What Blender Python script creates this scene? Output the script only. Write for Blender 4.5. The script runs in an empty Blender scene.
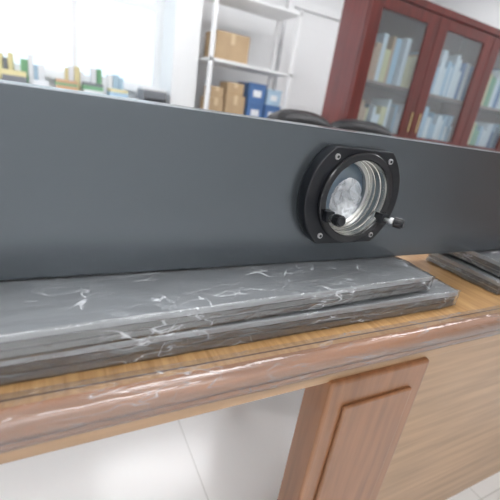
import bpy, bmesh, math, random
from mathutils import Matrix, Vector, noise
random.seed(4)
S=bpy.context.scene
C=S.collection
S.view_settings.view_transform='Standard'

# ------------------------------------------------------------ materials
def M(name,col,rough=.5,metal=0,coat=0,spec=.5,bump=None,emis=None,trans=0,var=None):
    m=bpy.data.materials.new(name); m.use_nodes=True
    nt=m.node_tree; b=nt.nodes['Principled BSDF']
    b.inputs['Base Color'].default_value=(*col,1)
    b.inputs['Roughness'].default_value=rough
    b.inputs['Metallic'].default_value=metal
    b.inputs['Coat Weight'].default_value=coat
    b.inputs['Coat Roughness'].default_value=.08
    b.inputs['Specular IOR Level'].default_value=spec
    b.inputs['Transmission Weight'].default_value=trans
    if emis: 
        b.inputs['Emission Color'].default_value=(*emis[0],1); b.inputs['Emission Strength'].default_value=emis[1]
    tc=nt.nodes.new('ShaderNodeTexCoord')
    if var:   # (scale vec, amount)
        mp=nt.nodes.new('ShaderNodeMapping'); mp.inputs['Scale'].default_value=var[0]
        nt.links.new(tc.outputs['Object'],mp.inputs[0])
        n=nt.nodes.new('ShaderNodeTexNoise'); n.inputs['Scale'].default_value=1; n.inputs['Detail'].default_value=6
        nt.links.new(mp.outputs[0],n.inputs['Vector'])
        r=nt.nodes.new('ShaderNodeValToRGB')
        a=var[1]; r.color_ramp.elements[0].position=.3; r.color_ramp.elements[1].position=.7
        r.color_ramp.elements[0].color=(*[c*(1-a) for c in col],1)
        r.color_ramp.elements[1].color=(*[min(1,c*(1+a)) for c in col],1)
        nt.links.new(n.outputs['Fac'],r.inputs[0]); nt.links.new(r.outputs[0],b.inputs['Base Color'])
    if bump:
        mp=nt.nodes.new('ShaderNodeMapping'); mp.inputs['Scale'].default_value=bump[0]
        nt.links.new(tc.outputs['Object'],mp.inputs[0])
        n=nt.nodes.new('ShaderNodeTexNoise'); n.inputs['Scale'].default_value=1; n.inputs['Detail'].default_value=4
        nt.links.new(mp.outputs[0],n.inputs['Vector'])
        bp=nt.nodes.new('ShaderNodeBump'); bp.inputs['Strength'].default_value=bump[1]; bp.inputs['Distance'].default_value=.01
        nt.links.new(n.outputs['Fac'],bp.inputs['Height']); nt.links.new(bp.outputs[0],b.inputs['Normal'])
    return m

wall_m=M('wall_paint',(.86,.87,.88),.7,bump=((60,60,60),.05))
ceil_m=M('ceiling_paint',(.9,.9,.9),.8,bump=((30,30,30),.05))
panel_m=M('anodised_grey',(.125,.140,.153),.26,metal=.75)
panel_edge_m=M('machined_edge',(.5,.53,.55),.3,metal=.8)
black_m=M('black_anodised',(.008,.009,.012),.34,metal=.2,bump=((90,90,90),.03))
blackgloss_m=M('black_gloss',(.010,.010,.012),.18)
chrome_m=M('chrome',(.55,.545,.51),.22,metal=1)
steel_m=M('steel',(.6,.6,.6),.28,metal=1)
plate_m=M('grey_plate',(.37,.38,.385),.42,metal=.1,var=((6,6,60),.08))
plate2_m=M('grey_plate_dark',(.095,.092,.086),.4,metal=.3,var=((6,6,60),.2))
plate3_m=M('plate_divider',(.34,.325,.30),.5)
wood_edge=M('walnut_moulding',(.36,.155,.062),.3,coat=.6,var=((3,60,60),.3),bump=((8,50,50),.05))
wood_ped=M('walnut_panel',(.26,.115,.05),.35,coat=.3,var=((50,50,4),.25))
wood_lite=M('light_apron',(.40,.25,.14),.4,coat=.3,var=((3,60,60),.2))
inlay_m=M('dark_inlay',(.10,.04,.018),.3,coat=.5)
cab_m=M('mahogany',(.12,.018,.014),.32,coat=.25,var=((40,40,3),.3))
cab_in=M('cabinet_interior',(.30,.20,.17),.5)
brass_m=M('brass',(.7,.55,.3),.25,metal=1)
leather_m=M('black_leather',(.012,.012,.014),.38,bump=((60,60,60),.2))
plastic_m=M('black_plastic',(.015,.015,.017),.45)
white_m=M('white_laminate',(.85,.86,.87),.4)
whitef_m=M('white_frame',(.88,.89,.9),.35)
card_m=M('cardboard',(.50,.36,.22),.8,var=((8,8,8),.08))
tape_m=M('packing_tape',(.66,.53,.34),.3)
blue_m=M('blue_plastic',(.10,.20,.42),.4)
green_m=M('green_card',(.20,.42,.24),.6)
yellow_m=M('yellow_card',(.75,.67,.38),.6)
orange_m=M('orange_card',(.6,.38,.24),.6)
grey_m=M('grey_plastic',(.22,.23,.25),.5)
paper_m=M('paper_white',(.8,.82,.85),.7)
lblue_m=M('pale_blue_card',(.42,.58,.72),.6)
lens_m=M('coated_lens',(.10,.15,.20),.05,coat=1,spec=1)
lamp_m=M('led_diffuser',(1,1,1),.5,emis=((.97,.98,1),8.5))
lamp2_m=M('led_diffuser_bright',(1,1,1),.5,emis=((.97,.98,1),11))  # stronger glow for the added front lamps, lightens the beam's left reflection

def wood_top():
    m=M('oak_veneer',(.55,.31,.12),.3,coat=.6)
    nt=m.node_tree; b=nt.nodes['Principled BSDF']
    tc=nt.nodes.new('ShaderNodeTexCoord'); mp=nt.nodes.new('ShaderNodeMapping'); mp.inputs['Scale'].default_value=(130,8,8)
    nt.links.new(tc.outputs['Object'],mp.inputs[0])
    n=nt.nodes.new('ShaderNodeTexNoise'); n.inputs['Scale'].default_value=1; n.inputs['Detail'].default_value=7; n.inputs['Distortion'].default_value=.4
    nt.links.new(mp.outputs[0],n.inputs['Vector'])
    r=nt.nodes.new('ShaderNodeValToRGB'); r.color_ramp.elements[0].position=.35; r.color_ramp.elements[1].position=.65
    r.color_ramp.elements[0].color=(.40,.21,.075,1); r.color_ramp.elements[1].color=(.57,.34,.145,1)
    nt.links.new(n.outputs['Fac'],r.inputs[0]); nt.links.new(r.outputs[0],b.inputs['Base Color'])
    return m
oak_m=wood_top()

def tile():
    m=M('floor_tile',(.8,.8,.78),.18)
    nt=m.node_tree; b=nt.nodes['Principled BSDF']
    tc=nt.nodes.new('ShaderNodeTexCoord'); mp=nt.nodes.new('ShaderNodeMapping'); mp.inputs['Location'].default_value=(.45,.1,0)
    t=nt.nodes.new('ShaderNodeTexBrick')
    t.offset=0; t.inputs['Scale'].default_value=1; t.inputs['Brick Width'].default_value=.8; t.inputs['Row Height'].default_value=.8
    t.inputs['Mortar Size'].default_value=.002
    t.inputs['Color1'].default_value=(.9,.9,.89,1); t.inputs['Color2'].default_value=(.88,.88,.87,1); t.inputs['Mortar'].default_value=(.68,.68,.66,1)
    nt.links.new(tc.outputs['Object'],mp.inputs[0]); nt.links.new(mp.outputs[0],t.inputs['Vector']); nt.links.new(t.outputs['Color'],b.inputs['Base Color'])
    return m
tile_m=tile()

def film(name,base=.13,white=.6,sc=(8,30,30),rough=.10,haze=.035,bs=.9,w0=.011,lo=.44,hi=.58):
    m=bpy.data.materials.new(name); m.use_nodes=True; nt=m.node_tree; nt.nodes.clear()
    L=nt.links.new; N=nt.nodes.new
    out=N('ShaderNodeOutputMaterial'); tc=N('ShaderNodeTexCoord')
    def folds(scale,rot,w,det):
        mp=N('ShaderNodeMapping'); mp.inputs['Scale'].default_value=scale; mp.inputs['Rotation'].default_value=(0,0,rot)
        L(tc.outputs['Object'],mp.inputs[0])
        n=N('ShaderNodeTexNoise'); n.inputs['Scale'].default_value=1; n.inputs['Detail'].default_value=det; n.inputs['Distortion'].default_value=.5
        L(mp.outputs[0],n.inputs['Vector'])
        s=N('ShaderNodeMath'); s.operation='SUBTRACT'; s.inputs[1].default_value=.5; L(n.outputs['Fac'],s.inputs[0])
        a=N('ShaderNodeMath'); a.operation='ABSOLUTE'; L(s.outputs[0],a.inputs[0])
        r=N('ShaderNodeValToRGB'); r.color_ramp.elements[0].position=0; r.color_ramp.elements[0].color=(1,1,1,1)
        r.color_ramp.elements[1].position=w; r.color_ramp.elements[1].color=(0,0,0,1); L(a.outputs[0],r.inputs[0])
        return a,r
    a,r=folds(sc,.45,w0,3.0)
    a2,rb=folds((sc[0]*1.8,sc[1]*.7,sc[2]*1.2),-.7,w0*.8,2.0)
    mxx=N('ShaderNodeMath'); mxx.operation='MAXIMUM'; L(r.outputs[0],mxx.inputs[0]); L(rb.outputs[0],mxx.inputs[1])
    hs=N('ShaderNodeMath'); hs.operation='MINIMUM'; L(a.outputs[0],hs.inputs[0]); L(a2.outputs[0],hs.inputs[1])
    n2=N('ShaderNodeTexNoise'); n2.inputs['Scale'].default_value=15; n2.inputs['Detail'].default_value=2; L(tc.outputs['Object'],n2.inputs['Vector'])
    r2=N('ShaderNodeValToRGB'); r2.color_ramp.elements[0].position=lo; r2.color_ramp.elements[1].position=hi; L(n2.outputs['Fac'],r2.inputs[0])
    mm=N('ShaderNodeMath'); mm.operation='MULTIPLY'; L(mxx.outputs[0],mm.inputs[0]); L(r2.outputs[0],mm.inputs[1])
    bp=N('ShaderNodeBump'); bp.inputs['Strength'].default_value=bs; bp.inputs['Distance'].default_value=.008; L(hs.outputs[0],bp.inputs['Height'])
    tr=N('ShaderNodeBsdfTransparent'); tr.inputs[0].default_value=(.96,.97,.98,1)
    gl=N('ShaderNodeBsdfGlossy'); gl.inputs['Roughness'].default_value=rough; L(bp.outputs[0],gl.inputs['Normal'])
    df=N('ShaderNodeBsdfDiffuse'); df.inputs[0].default_value=(.88,.9,.93,1)
    lw=N('ShaderNodeLayerWeight'); lw.inputs[0].default_value=.35; L(bp.outputs[0],lw.inputs['Normal'])
    ad=N('ShaderNodeMath'); ad.operation='MULTIPLY_ADD'; ad.inputs[1].default_value=.6; ad.inputs[2].default_value=base; L(lw.outputs['Fresnel'],ad.inputs[0])
    m1=N('ShaderNodeMixShader'); L(ad.outputs[0],m1.inputs[0]); L(tr.outputs[0],m1.inputs[1]); L(gl.outputs[0],m1.inputs[2])
    mu=N('ShaderNodeMath'); mu.operation='MULTIPLY_ADD'; mu.inputs[1].default_value=white; mu.inputs[2].default_value=haze; L(mm.outputs[0],mu.inputs[0])
    m2=N('ShaderNodeMixShader'); L(mu.outputs[0],m2.inputs[0]); L(m1.outputs[0],m2.inputs[1]); L(df.outputs[0],m2.inputs[2])
    L(m2.outputs[0],out.inputs[0]); return m
film_m=film('plastic_film')
film2_m=film('edge_film',base=.05,white=.3,sc=(6,26,26),rough=.12,haze=.05,bs=.6)

def glass():
    m=bpy.data.materials.new('window_glass'); m.use_nodes=True; nt=m.node_tree; nt.nodes.clear()
    out=nt.nodes.new('ShaderNodeOutputMaterial'); tr=nt.nodes.new('ShaderNodeBsdfTransparent'); gl=nt.nodes.new('ShaderNodeBsdfGlossy')
    tr.inputs[0].default_value=(.9,.95,.97,1); gl.inputs['Roughness'].default_value=.03
    mx=nt.nodes.new('ShaderNodeMixShader'); mx.inputs[0].default_value=.14
    nt.links.new(tr.outputs[0],mx.inputs[1]); nt.links.new(gl.outputs[0],mx.inputs[2]); nt.links.new(mx.outputs[0],out.inputs[0]); return m
glass_m=glass()

# ------------------------------------------------------------ helpers
def empty(name,loc=(0,0,0),rz=0):
    e=bpy.data.objects.new(name,None); e.location=loc; e.rotation_euler[2]=rz; e.empty_display_size=.05; C.objects.link(e); return e
def add(name,me,mat,parent=None,smooth=False,bevel=0):
    o=bpy.data.objects.new(name,me); C.objects.link(o)
    for m in (mat if isinstance(mat,(list,tuple)) else [mat]): me.materials.append(m)
    if parent: o.parent=parent
    if smooth:
        for p in me.polygons: p.use_smooth=True
    if bevel:
        md=o.modifiers.new('bevel','BEVEL'); md.width=bevel; md.segments=3; md.limit_method='ANGLE'
    return o
def box(name,a,b,mat,parent=None,bevel=0):
    return boxes(name,[(a,b,0)],[mat],parent,bevel)
def boxes(name,lst,mats,parent=None,bevel=0):
    bm=bmesh.new()
    for a,b,mi in lst:
        r=bmesh.ops.create_cube(bm,size=1)
        for v in r['verts']: v.co=Vector([(a[i]+b[i])/2+v.co[i]*(b[i]-a[i]) for i in range(3)])
        for f in set(f for v in r['verts'] for f in v.link_faces): f.material_index=mi
    me=bpy.data.meshes.new(name); bm.to_mesh(me); bm.free()
    return add(name,me,mats,parent,bevel=bevel)
def cyl(name,c,axis,r,l,mat,parent=None,seg=40,bevel=0,r2=None,knurl=0):
    bm=bmesh.new(); rr=bmesh.ops.create_cone(bm,cap_ends=True,segments=seg,radius1=r,radius2=r if r2 is None else r2,depth=l)
    if knurl:
        for i,v in enumerate(bm.verts):
            ang=math.atan2(v.co.y,v.co.x); k=1+knurl*(1 if int(round(ang/(2*math.pi)*seg))%2 else -1)
            v.co.x*=k; v.co.y*=k
    q=Vector((0,0,1)).rotation_difference(Vector(axis).normalized())
    for v in bm.verts: v.co=q@v.co+Vector(c)
    me=bpy.data.meshes.new(name); bm.to_mesh(me); bm.free()
    o=add(name,me,mat,parent,bevel=bevel)
    for p in me.polygons: p.use_smooth=(len(p.vertices)==4 and not knurl)
    return o
def lathe_y(name,prof,c,mat,parent=None,seg=96,smooth=False):
    bm=bmesh.new(); rings=[]
    for r,y in prof:
        rings.append([bm.verts.new((c[0]+r*math.cos(2*math.pi*i/seg),c[1]+y,c[2]+r*math.sin(2*math.pi*i/seg))) for i in range(seg)])
    for a,b in zip(rings[:-1],rings[1:]):
        for i in range(seg): bm.faces.new((a[i],a[(i+1)%seg],b[(i+1)%seg],b[i]))
    bmesh.ops.recalc_face_normals(bm,faces=bm.faces)
    me=bpy.data.meshes.new(name); bm.to_mesh(me); bm.free()
    return add(name,me,mat,parent,smooth=smooth)
def holed(name,outline,hole_c,hole_r,y0,y1,mat,parent=None,bevel=0):
    cu=bpy.data.curves.new(name,'CURVE'); cu.dimensions='2D'; cu.fill_mode='BOTH'
    sp=cu.splines.new('POLY'); sp.points.add(len(outline)-1); sp.use_cyclic_u=True
    for p,(x,z) in zip(sp.points,outline): p.co=(x,z,0,1)
    n=96; sp=cu.splines.new('POLY'); sp.points.add(n-1); sp.use_cyclic_u=True
    for i,p in enumerate(sp.points): p.co=(hole_c[0]+hole_r*math.cos(2*math.pi*i/n),hole_c[1]+hole_r*math.sin(2*math.pi*i/n),0,1)
    cu.extrude=(y1-y0)/2-bevel; cu.bevel_depth=bevel; cu.bevel_resolution=2; cu.offset=-bevel
    t=bpy.data.objects.new('tmp',cu); C.objects.link(t)
    bpy.context.view_layer.update()
    me=bpy.data.meshes.new_from_object(t.evaluated_get(bpy.context.evaluated_depsgraph_get()))
    bpy.data.objects.remove(t)
    R=Matrix(((1,0,0,0),(0,0,-1,(y0+y1)/2),(0,1,0,0),(0,0,0,1)))
    me.transform(R); me.materials.clear()
    return add(name,me,mat,parent)

def wrapped_shell(name,a,b,mat,parent,step=.004,amp=.0011,seed=0):
    bm=bmesh.new(); dims=[b[i]-a[i] for i in range(3)]
    N=[max(2,int(d/(step if i else step*1.2))) for i,d in enumerate(dims)]
    vd={}
    def V(i,j,k):
        key=(i,j,k)
        if key not in vd: vd[key]=bm.verts.new((a[0]+dims[0]*i/N[0],a[1]+dims[1]*j/N[1],a[2]+dims[2]*k/N[2]))
        return vd[key]
    for i in range(N[0]):
        for j in range(N[1]):
            for k in (0,N[2]): bm.faces.new((V(i,j,k),V(i+1,j,k),V(i+1,j+1,k),V(i,j+1,k)))
    for i in range(N[0]):
        for k in range(N[2]):
            for j in (0,N[1]): bm.faces.new((V(i,j,k),V(i+1,j,k),V(i+1,j,k+1),V(i,j,k+1)))
    for j in range(N[1]):
        for k in range(N[2]):
            for i in (0,N[0]): bm.faces.new((V(i,j,k),V(i,j+1,k),V(i,j+1,k+1),V(i,j,k+1)))
    bmesh.ops.recalc_face_normals(bm,faces=bm.faces); bm.normal_update()
    new=[]
    for v in bm.verts:
        p=v.co
        w=Vector((p.x*10+p.y*18+seed,p.y*24-p.x*5,p.z*40+seed*.7)); w2=Vector((p.x*30-p.y*22,p.y*36+seed+p.x*8,p.z*60))
        d=abs(noise.noise(w))*1.7+abs(noise.noise(w2))*.7-.5
        endw=max(0,1-min(abs(p.x-a[0]),abs(p.x-b[0]))/.05)
        q=p+v.normal*amp*(d-.7)*(1+2.0*endw)
        q=Vector([min(max(q[i],a[i]),b[i]) for i in range(3)])
        new.append(q)
    for v,q in zip(bm.verts,new): v.co=q
    me=bpy.data.meshes.new(name); bm.to_mesh(me); bm.free(); return add(name,me,mat,parent,smooth=True)

# ------------------------------------------------------------ room
X0,X1,Y0,Y1,H=-2.6,4.5,-2.6,3.8,2.8
box('floor',(X0,Y0,-.1),(X1,Y1,0),tile_m)
box('ceiling',(X0,Y0,H),(X1,Y1,H+.1),ceil_m)
box('wall_left',(X0-.12,Y0-.12,0),(X0,Y1+.12,H),wall_m)
box('wall_right',(X1,Y0-.12,0),(X1+.12,Y1+.12,H),wall_m)
box('wall_front',(X0,Y0-.12,0),(X1,Y0,H),wall_m)
wx0,wx1,wz0,wz1=-2.2,1.0,1.02,2.3
boxes('wall_back',[((X0,Y1,0),(X1,Y1+.12,wz0),0),((X0,Y1,wz1),(X1,Y1+.12,H),0),((X0,Y1,wz0),(wx0,Y1+.12,wz1),0),((wx1,Y1,wz0),(X1,Y1+.12,wz1),0)],[wall_m])
w=empty('window_1')
fr=[]
for x in [wx0,-1.4,-.6,.2,wx1-.05]: fr.append(((x,Y1+.02,wz0),(x+.05,Y1+.08,wz1),0))
for z in [wz0,1.75,wz1-.05]: fr.append(((wx0,Y1+.025,z),(wx1,Y1+.075,z+.05),0))
boxes('frame',fr,[whitef_m],w)
box('glass',(wx0,Y1+.045,wz0),(wx1,Y1+.05,wz1),glass_m,w)
box('sill',(wx0-.05,Y1-.05,wz0-.03),(wx1+.05,Y1+.0,wz0),whitef_m,w)
boxes('baseboard_back',[((X0,Y1-.015,0),(X1,Y1,.1),0)],[wood_edge])
box('baseboard_right',(X1-.015,-1.2,0),(X1,Y1-.016,.1),wood_edge)
box('wall_pillar',(1.02,3.35,0),(1.26,3.8,H),wall_m)
# unseen wooden double door, added so the beam's right end reflects darker
D2=empty('door_2')
boxes('door_leaves',[((X1-.05,-2.5,.01),(X1-.005,-1.93,2.2),0),((X1-.05,-1.92,.01),(X1-.005,-1.35,2.2),0),((X1-.06,-2.4,.2),(X1-.05,-2.03,1.0),0),((X1-.06,-1.82,.2),(X1-.05,-1.45,1.0),0),((X1-.06,-2.4,1.15),(X1-.05,-2.03,2.05),0),((X1-.06,-1.82,1.15),(X1-.05,-1.45,2.05),0)],[wood_ped],D2,bevel=.005)
boxes('door_frame',[((X1-.07,-2.59,0),(X1-.001,-2.51,2.3),0),((X1-.07,-1.34,0),(X1-.001,-1.26,2.3),0),((X1-.07,-2.51,2.21),(X1-.001,-1.34,2.3),0)],[wood_edge],D2,bevel=.004)

# unseen ceiling lamps, added to light the room and the beam's front
for x,y in [(-1.4,-1.9),(.3,-1.9),(-1.4,.35),(.9,.35),(-1.4,2.4),(.9,2.4),(3.2,2.4),(3.2,.6)]:
    e=empty('ceiling_lamp',(x,y,H))
    boxes('housing',[((-.62,-.32,-.03),(.62,-.30,0),0),((-.62,.30,-.03),(.62,.32,0),0),((-.62,-.3,-.03),(-.6,.3,0),0),((.6,-.3,-.03),(.62,.3,0),0)],[whitef_m],e)
    box('diffuser',(-.6,-.3,-.022),(.6,.3,-.004),lamp2_m if y<-1 else lamp_m,e)

# ------------------------------------------------------------ desk
D=empty('desk')
dx0,dx1,dy0,dy1=-1.0,1.75,-.128,.66
prof=[(0,.75),(.006,.7495),(.011,.747),(.0145,.743),(.016,.737),(.016,.728),(.014,.723),(.009,.7205),(.007,.716),(.008,.712),(.006,.705),(.0,.700),(-.008,.697),(-.012,.694),(-.03,.694)]
bm=bmesh.new(); rings=[]
for o,z in prof:
    rings.append([bm.verts.new(p) for p in ((dx0-o,dy0-o,z),(dx1+o,dy0-o,z),(dx1+o,dy1+o,z),(dx0-o,dy1+o,z))])
for a,b in zip(rings[:-1],rings[1:]):
    for i in range(4): bm.faces.new((a[i],a[(i+1)%4],b[(i+1)%4],b[i])).smooth=True
bm.faces.new(rings[0]).material_index=1; bm.faces.new(rings[-1])
bmesh.ops.recalc_face_normals(bm,faces=bm.faces)
me=bpy.data.meshes.new('top'); bm.to_mesh(me); bm.free(); add('top',me,[wood_edge,oak_m],D)
il=[]; o=.008
for (a,b) in [((dx0+o,dy0+o),(dx1-o,dy0+o+.0022)),((dx0+o,dy1-o-.0022),(dx1-o,dy1-o)),((dx0+o,dy0+o),(dx0+o+.0022,dy1-o)),((dx1-o-.0022,dy0+o),(dx1-o,dy1-o))]:
    il.append(((a[0],a[1],.7495),(b[0],b[1],.7502),0))
boxes('inlay',il,[inlay_m],D)
boxes('apron',[((dx0+.03,-.095,.645),(dx1-.03,-.07,.694),0),((dx0+.03,.60,.645),(dx1-.03,.62,.694),0)],[wood_lite],D,bevel=.003)
boxes('leg_block',[((.37,-.105,0),(.60,-.045,.650),0),((.355,-.112,0),(.615,-.042,.09),0)],[wood_ped],D,bevel=.006)
boxes('leg_block_panel',[((.405,-.112,.14),(.565,-.104,.60),0)],[wood_ped],D,bevel=.006)
boxes('pedestal_right',[((.59,-.06,.0),(1.72,-.04,.645),1),((1.69,-.039,0),(1.72,.60,.645),0)],[wood_ped,wood_lite],D,bevel=.002)
boxes('rear_leg',[((-.97,.54,0),(-.91,.60,.645),0),((.55,.54,0),(.61,.60,.645),0)],[wood_ped],D,bevel=.004)
boxes('pedestal_left',[((-.97,-.085,0),(-.50,.50,.645),0),((-.94,-.095,.05),(-.53,-.084,.22),1),((-.94,-.095,.24),(-.53,-.084,.41),1),((-.94,-.095,.43),(-.53,-.084,.62),1)],[wood_ped,wood_edge],D,bevel=.004)
pts=[(dy0+.018,.7504)]+[(dy0-o_-.0012,z_+.0006) for o_,z_ in prof[0:12]]
bm=bmesh.new(); n=420; cols=[]
for i in range(n+1):
    x=dx0+.02+(dx1-dx0-.04)*i/n
    col=[]
    for j,(y,z) in enumerate(pts):
        d=abs(noise.noise(Vector((x*8+j*.25,j*.4,3.1))))*.0024+abs(noise.noise(Vector((x*26-j*.4,j*.6,7))))*.0010
        col.append(bm.verts.new((x,y-(d if j>1 else 0),z+(d*.6 if 0<j<5 else 0))))
    cols.append(col)
for a,b in zip(cols[:-1],cols[1:]):
    for j in range(len(pts)-1): bm.faces.new((a[j],a[j+1],b[j+1],b[j]))
me=bpy.data.meshes.new('edge_film'); bm.to_mesh(me); bm.free(); add('edge_film',me,film2_m,D,smooth=True)

# ------------------------------------------------------------ wrapped plate bundles
def bundle(x0,x1,y0,y1,z0,z1,rz,piv,seed,n=3):
    e=empty('wrapped_plate_bundle',(piv[0],piv[1],0),rz)
    X0_,X1_,Y0_,Y1_=x0-piv[0],x1-piv[0],y0-piv[1],y1-piv[1]
    h=(z1-z0-.0022)/n; L=[]
    for i in range(n):
        j=random.uniform(-.002,.002)
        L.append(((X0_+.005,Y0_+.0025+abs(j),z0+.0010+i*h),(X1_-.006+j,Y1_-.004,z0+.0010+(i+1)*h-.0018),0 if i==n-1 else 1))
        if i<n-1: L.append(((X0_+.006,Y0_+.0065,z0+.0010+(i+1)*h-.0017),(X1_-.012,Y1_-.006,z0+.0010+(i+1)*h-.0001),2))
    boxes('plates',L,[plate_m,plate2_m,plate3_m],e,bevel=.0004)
    wrapped_shell('film_wrap',(X0_,Y0_,z0+.0002),(X1_,Y1_,z1),film_m,e,seed=seed)
    return e
bundle(-.62,.632,-.100,.085,.7505,.783,.010,(0,0),1.3,3)
bundle(-.60,.560,-.105,.070,.7835,.812,.040,(0,0),7.7,3)
bundle(.775,1.55,-.085,.09,.7505,.780,-.01,(1.1,0),3.1)
bundle(.795,1.50,-.080,.08,.7805,.812,.012,(1.1,0),5.9)

# ------------------------------------------------------------ the grey beam with lens mount
P=empty('grey_aluminium_beam')
px0,px1,pz0,pz1=-.62,1.60,.8125,1.015
hc=(.402,.923)
holed('front_plate',[(px0,pz0),(px1,pz0),(px1,pz1),(px0,pz1)],hc,.060,0,.010,panel_m,P,bevel=.0008)
boxes('channel',[((px0,.0101,pz1-.008),(px1,.10,pz1-.0002),0),((px0,.0101,pz0+.0002),(px1,.10,pz0+.008),0),((px0,.0101,pz0+.008),(px0+.008,.10,pz1-.008),0),((px1-.008,.0101,pz0+.008),(px1,.10,pz1-.008),0),((px0,.1,pz0+.0002),(px1,.108,pz1-.0002),0)],[panel_m],P,bevel=.0006)
box('top_edge_trim',(px0,.0002,pz1),(px1,.0035,pz1+.0006),panel_edge_m,P)

Rm=empty('lens_mount_ring')
R,cut=.090,.072
ol=[]
a0=math.asin(cut/R)
for s in (0,1):
    for i in range(49):
        a=-a0+2*a0*i/48+ (math.pi if s else 0)
        ol.append((hc[0]+R*math.cos(a),hc[1]+R*math.sin(a)))
holed('flange_plate',ol,hc,.058,-.020,-.0003,black_m,Rm,bevel=.0018)
lathe_y('raised_lip',[(.0575,-.018),(.0575,-.026),(.059,-.0275),(.067,-.0275),(.0685,-.026),(.0685,-.019)],(hc[0],0,hc[1]),blackgloss_m,Rm)
pr=[(.0573,-.025)]
y=-.022; k=0
while y<.022:
    r=.0568-.0006*k
    pr+=[(r,y),(r,y+.0085),(r-.0012,y+.009),(r-.0012,y+.0105),(r-.0003,y+.011)]
    y+=.0115; k+=1
pr.append((.045,y))
lathe_y('threaded_barrel',pr,(hc[0],0,hc[1]),chrome_m,Rm)
lathe_y('lens_glass',[(.052,.020),(.045,.015),(.035,.0115),(.022,.009),(.010,.008),(.0001,.0078)],(hc[0],0,hc[1]),lens_m,Rm,smooth=True)
lathe_y('lens_retainer',[(.0545,.020),(.0545,.012),(.049,.012),(.049,.021)],(hc[0],0,hc[1]),steel_m,Rm)
# wrinkled protective film over the lens, white glare put into its haze colour
bm=bmesh.new(); n=60
g=[[None]*(n+1) for _ in range(n+1)]
for i in range(n+1):
    for j in range(n+1):
        u=-1+2*i/n; v=-1+2*j/n
        x=u*math.sqrt(1-v*v/2)*.030; z=v*math.sqrt(1-u*u/2)*.034
        d=abs(noise.noise(Vector((u*1.3+v,v*1.3,.3))))*.007+abs(noise.noise(Vector((u*3,v*3,5))))*.002
        g[i][j]=bm.verts.new((hc[0]+.004+x,.006-d,hc[1]-.008+z))
for i in range(n):
    for j in range(n): bm.faces.new((g[i][j],g[i+1][j],g[i+1][j+1],g[i][j+1]))
me=bpy.data.meshes.new('protective_film'); bm.to_mesh(me); bm.free()
add('protective_film',me,film('tissue_film',base=.22,white=.6,sc=(16,16,16),rough=.12,haze=.25,bs=.25,w0=.10,lo=.46,hi=.56),Rm,smooth=True)
for sx in (-1,1):
    for sz in (-1,1):
        c=(hc[0]+sx*.051,-.0205,hc[1]+sz*.0585)
        cyl('screw_%d%d'%(sx>0,sz>0),c,(0,1,0),.0042,.004,steel_m,Rm,seg=24,bevel=.0005)
        cyl('socket_%d%d'%(sx>0,sz>0),(c[0],-.0228,c[2]),(0,1,0),.0022,.0008,black_m,Rm,seg=6)
def thumb(i,x,z,ax):
    ax=Vector(ax).normalized(); c=Vector((x,-.034,z))
    box('bracket_%d'%i,(x-.007,-.036,z-.008),(x+.007,-.0195,z+.008),black_m,Rm,bevel=.0015)
    cyl('shaft_%d'%i,c+ax*.010,ax,.0032,.03,steel_m,Rm,seg=20)
    cyl('collar_%d'%i,c+ax*.012,ax,.0058,.006,steel_m,Rm,seg=30,bevel=.0006)
    cyl('knob_%d'%i,c+ax*.022,ax,.0080,.012,blackgloss_m,Rm,seg=48,bevel=0,knurl=.025)
    cyl('cap_%d'%i,c+ax*.029,ax,.0064,.004,black_m,Rm,seg=30,bevel=.001)
    cyl('pin_%d'%i,c+Vector((.013,-.002,-.003)),(1,0,.1),.0026,.016,steel_m,Rm,seg=16)
    cyl('pin_head_%d'%i,c+Vector((.022,-.002,-.002)),(1,0,.1),.0042,.005,blackgloss_m,Rm,seg=20,bevel=.0006)
thumb(1,.350,.898,(-.1,-1,.1))
thumb(2,.458,.895,(.55,-.9,-.0))

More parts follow.
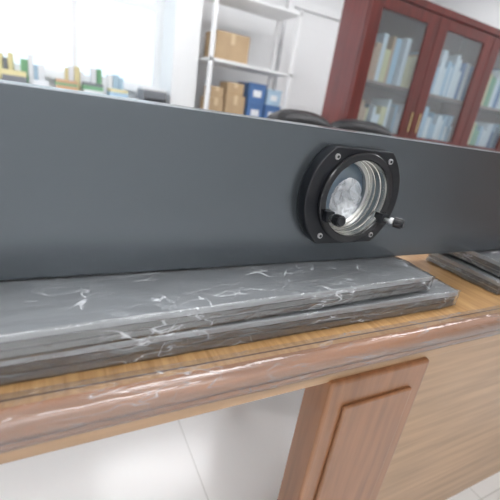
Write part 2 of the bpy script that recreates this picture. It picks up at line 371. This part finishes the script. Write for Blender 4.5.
# ------------------------------------------------------------ office chairs
def chair(loc,rz):
    e=empty('office_chair',loc,rz)
    def cushion(name,w,h,t,fn,nu=28,nv=24):
        bm=bmesh.new(); vs={}
        def pt(u,v,s):
            x=u*w/2; z=v*h/2
            e_=max(0,1-(abs(u)**4))**.5*max(0,1-(abs(v)**4))**.5
            y=s*t/2*e_**.6
            y-= (0.010*abs(math.sin(v*math.pi*2.5))*e_ if s<0 else 0)
            kx=(1-.12*abs(v)**4)
            return fn(x*kx,y,z*(1-.16*abs(u)**3))
        for s in (-1,1):
            for i in range(nu+1):
                for j in range(nv+1):
                    u=-1+2*i/nu; v=-1+2*j/nv
                    edge=i in(0,nu) or j in(0,nv)
                    key=(0 if edge else s,i,j)
                    if key not in vs: vs[key]=bm.verts.new(pt(u,v,s))
            for i in range(nu):
                for j in range(nv):
                    q=[]
                    for (ii,jj) in ((i,j),(i+1,j),(i+1,j+1),(i,j+1)):
                        ed=ii in(0,nu) or jj in(0,nv); q.append(vs[(0 if ed else s,ii,jj)])
                    try: bm.faces.new(q)
                    except ValueError: pass
        bmesh.ops.recalc_face_normals(bm,faces=bm.faces)
        me=bpy.data.meshes.new(name); bm.to_mesh(me); bm.free(); return add(name,me,leather_m,e,smooth=True)
    cushion('backrest',.50,.62,.10,lambda x,y,z:(x,y+.12*(z+.3)**2*.6-.25*x*x+.02,z+.735))
    cushion('seat',.50,.48,.10,lambda x,y,z:(x,-.24-z,.45+y*-1+.02*math.cos(x*6)))
    for s in (-1,1):
        boxes('armrest_%d'%(s>0),[((s*.27-.025,-.38,.64),(s*.27+.025,-.06,.67),0),((s*.27-.012,-.30,.44),(s*.27+.012,-.26,.64),0),((min(s*.27,s*.2),-.30,.42),(max(s*.27,s*.2),-.26,.445),0)],[plastic_m],e,bevel=.008)
    box('back_bracket',(-.03,-.05,.38),(.03,.06,.50),plastic_m,e,bevel=.006)
    box('mechanism',(-.1,-.34,.36),(.1,-.05,.40),plastic_m,e,bevel=.006)
    cyl('column',(0,-.22,.23),(0,0,1),.028,.28,steel_m,e)
    for i in range(5):
        a=2*math.pi*i/5+.3; d=Vector((math.cos(a),math.sin(a),0))
        c=Vector((0,-.22,.09))
        cyl('base_leg_%d'%i,c+d*.15,d,.022,.30,plastic_m,e,r2=.014,seg=16)
        cyl('caster_%d'%i,Vector((0,-.22,.032))+d*.29,(-d.y,d.x,0),.032,.04,plastic_m,e,seg=24,bevel=.004)
    return e
chair((1.14,1.22,0),.15)
chair((1.66,1.36,0),-.2)

# ------------------------------------------------------------ bookcase
B=empty('glass_door_bookcase')
bx0,dw,nd,by,bd,bt=1.82,.64,4,1.76,.27,1.84
bx1=bx0+dw*nd
boxes('carcass',[((bx0,by,0),(bx0+.025,by+bd,bt),0),((bx1-.025,by,0),(bx1,by+bd,bt),0),((bx0+.025,by+bd-.015,0.05),(bx1-.025,by+bd,bt-.03),1),((bx0-.02,by-.03,bt-.03),(bx1+.02,by+bd,bt+.015),0),((bx0,by+.02,0),(bx1,by+bd,.08),0),
  ((bx0+2*dw-.015,by+.01,.08),(bx0+2*dw+.015,by+bd-.015,bt-.03),0),((bx0+.025,by+.01,.90),(bx1-.025,by+bd-.015,.925),0),((bx0+.025,by+.03,1.30),(bx1-.025,by+bd-.015,1.32),1)],[cab_m,cab_in],B,bevel=.002)
for i in range(nd):
    xa=bx0+dw*i+.003; xb=xa+dw-.006; st=.10; f0=by-.022; f1=by-.001
    boxes('door_frame_%d'%i,[((xa,f0,.93),(xa+st,f1,bt-.035),0),((xb-st,f0,.93),(xb,f1,bt-.035),0),((xa+st,f0,.93),(xb-st,f1,.99),0),((xa+st,f0,bt-.105),(xb-st,f1,bt-.035),0)],[cab_m],B,bevel=.004)
    box('door_glass_%d'%i,(xa+st,by-.013,.99),(xb-st,by-.009,bt-.105),glass_m,B)
    boxes('lower_door_%d'%i,[((xa,f0,.09),(xb,f1,.92),0),((xa+st,f0-.008,.18),(xb-st,f0,.83),0)],[cab_m],B,bevel=.004)
    hx=xb-.04 if i%2==0 else xa+.04
    boxes('handle_%d'%i,[((hx-.006,f0-.028,1.02),(hx+.006,f0-.018,1.16),0),((hx-.005,f0-.02,1.03),(hx+.005,f0,1.04),0),((hx-.005,f0-.02,1.14),(hx+.005,f0,1.15),0)],[brass_m],B,bevel=.002)
bl=[]; mats=[paper_m,lblue_m,blue_m,green_m,yellow_m,grey_m,orange_m]
for z0,hh in ((.925,.30),(1.32,.32)):
    x=bx0+.05
    while x<bx1-.09:
        if abs(x-(bx0+2*dw))<.06: x+=.07; continue
        wd=random.uniform(.018,.055); h=random.uniform(.6,1)*hh
        g_=int((x-bx0)/dw)
        mi=random.choice([0,0,1,5,6,4] if g_==0 else [0,0,0,1,1,2] if g_ in(1,2) else [3,3,4,0])
        if g_==2 and x<bx0+2*dw+.32: mi=random.choice([3,3,4,0])
        if random.random()<.92: bl.append(((x,by+.06,z0+.0005),(x+wd-.003,by+.24,z0+h),mi))
        x+=wd
boxes('books',bl,mats,B,bevel=.001)

# ------------------------------------------------------------ storage rack
K=empty('storage_rack')
rx0,rx1,ry0,ry1=1.30,2.20,3.15,3.60
boxes('frame',[((x,y,0),(x+.035,y+.035,1.95),0) for x in (rx0,rx1-.035) for y in (ry0,ry1-.035)]+[((rx0,ry0,z),(rx1,ry1,z+.025),0) for z in (.12,.48,.855,1.36,1.9)],[whitef_m],K,bevel=.002)
def carton(a,b):
    e=empty('cardboard_box',((a[0]+b[0])/2,(a[1]+b[1])/2,a[2]))
    w_,d_,h_=(b[0]-a[0])/2,(b[1]-a[1])/2,b[2]-a[2]
    box('body',(-w_,-d_,0),(w_,d_,h_),card_m,e,bevel=.003)
    boxes('tape',[((-.02,-d_-.0008,h_*.6),(.02,-d_,h_),0),((-.02,-d_-.0008,h_),(.02,d_,h_+.001),0)],[tape_m],e)
zz=.8805
carton((1.35,3.20,zz),(1.50,3.45,zz+.17)); carton((1.52,3.18,zz),(1.72,3.45,zz+.22)); carton((1.36,3.2,zz+.172),(1.49,3.4,zz+.27))
carton((1.36,3.2,.5055),(1.75,3.5,.78)); carton((1.8,3.2,.5055),(2.1,3.5,.8)); carton((1.36,3.2,1.3855),(1.7,3.5,1.62))
carton((1.53,3.2,zz+.222),(1.70,3.42,zz+.33))
def crate(a,b,mat=blue_m):
    e=empty('plastic_crate',((a[0]+b[0])/2,(a[1]+b[1])/2,a[2]))
    w_,d_,h_=(b[0]-a[0])/2,(b[1]-a[1])/2,b[2]-a[2]; t=.006
    boxes('shell',[((-w_,-d_,0),(w_,d_,t),0),((-w_,-d_,t),(w_,-d_+t,h_),0),((-w_,d_-t,t),(w_,d_,h_),0),((-w_,-d_+t,t),(-w_+t,d_-t,h_),0),((w_-t,-d_+t,t),(w_,d_-t,h_),0)],[mat],e)
    boxes('rim',[((-w_-.006,-d_-.006,h_-.015),(w_+.006,-d_,h_),0),((-w_-.006,d_,h_-.015),(w_+.006,d_+.006,h_),0)],[mat],e)
    boxes('label',[((-w_*.5,-d_-.001,h_*.3),(w_*.5,-d_,h_*.65),0)],[paper_m],e)
crate((1.76,3.19,zz),(1.94,3.5,zz+.18)); crate((1.76,3.19,zz+.181),(1.94,3.5,zz+.36)); crate((1.96,3.19,zz),(2.14,3.5,zz+.18)); crate((1.97,3.2,zz+.181),(2.13,3.5,zz+.33),lblue_m)

# ------------------------------------------------------------ low cabinet under window with office clutter
Sb=empty('low_cabinet')
box('body',(-2.0,3.25,.06),(.98,3.72,.90),white_m,Sb,bevel=.004)
box('counter',(-2.02,3.22,.90),(1.0,3.73,.925),white_m,Sb,bevel=.003)
box('plinth',(-1.98,3.28,0),(.96,3.70,.06),grey_m,Sb)
for i in range(6):
    xa=-2.0+i*.4967
    box('door_%d'%i,(xa+.004,3.235,.07),(xa+.492,3.25,.89),whitef_m,Sb,bevel=.002)
    box('pull_%d'%i,(xa+.43,3.222,.6),(xa+.445,3.235,.72),steel_m,Sb,bevel=.002)
bl=[]; x=-1.2
while x<.48:
    wd=random.uniform(.12,.2); n=random.randint(1,4); z=.9255
    for k_ in range(n):
        h=random.uniform(.015,.04); bl.append(((x+random.uniform(0,.02),3.30,z),(x+wd,3.52,z+h),random.choice([0,0,3,4,0,5,1,6]))); z+=h+.0003
    x+=wd+.04
boxes('stacked_folders',bl,mats,None,bevel=.001)
bl=[]; x=-1.3
while x<.6:
    wd=random.uniform(.03,.06)
    if random.random()<.8: bl.append(((x,3.56,.9255),(x+wd-.004,3.70,.9255+random.uniform(.15,.24)),random.choice([3,0,0,1,4,0,5])))
    x+=wd
boxes('ring_binders',bl,mats,None,bevel=.002)
pr=empty('desk_printer',(.86,3.42,.9255))
box('body',(-.11,-.13,0),(.11,.15,.10),grey_m,pr,bevel=.012); box('tray',(-.10,-.17,.02),(.10,-.13,.03),plastic_m,pr,bevel=.003); box('lid',(-.105,-.125,.1005),(.105,.145,.12),whitef_m,pr,bevel=.006)

Dr=empty('door_1')
boxes('door_leaf',[((2.45,Y1-.045,.01),(3.35,Y1-.005,2.1),0),((2.55,Y1-.052,.2),(3.25,Y1-.045,.95),0),((2.55,Y1-.052,1.1),(3.25,Y1-.045,1.95),0)],[white_m],Dr,bevel=.004)
boxes('door_frame',[((2.36,Y1-.06,0),(2.44,Y1-.001,2.19),0),((3.36,Y1-.06,0),(3.44,Y1-.001,2.19),0),((2.44,Y1-.06,2.11),(3.36,Y1-.001,2.19),0)],[whitef_m],Dr,bevel=.003)

# ------------------------------------------------------------ world
W=bpy.data.worlds.new('sky'); S.world=W; W.use_nodes=True
bg=W.node_tree.nodes['Background']; bg.inputs[0].default_value=(.90,.94,1,1); bg.inputs[1].default_value=1.9

# ------------------------------------------------------------ camera
cam=bpy.data.cameras.new('camera'); co=bpy.data.objects.new('camera',cam); C.objects.link(co)
cam.lens=27; cam.sensor_width=36; cam.clip_start=.02
r=Vector((.8876,-.4369,.1459)).normalized(); bk=Vector((-.4591,-.8141,.3557)).normalized()
u=bk.cross(r).normalized(); r=u.cross(bk)
mt=Matrix((r,u,bk)).transposed().to_4x4(); mt.translation=Vector((0,-.44,1.029)); co.matrix_world=mt
cam.dof.use_dof=True; cam.dof.focus_distance=.56; cam.dof.aperture_fstop=4.5
S.camera=co
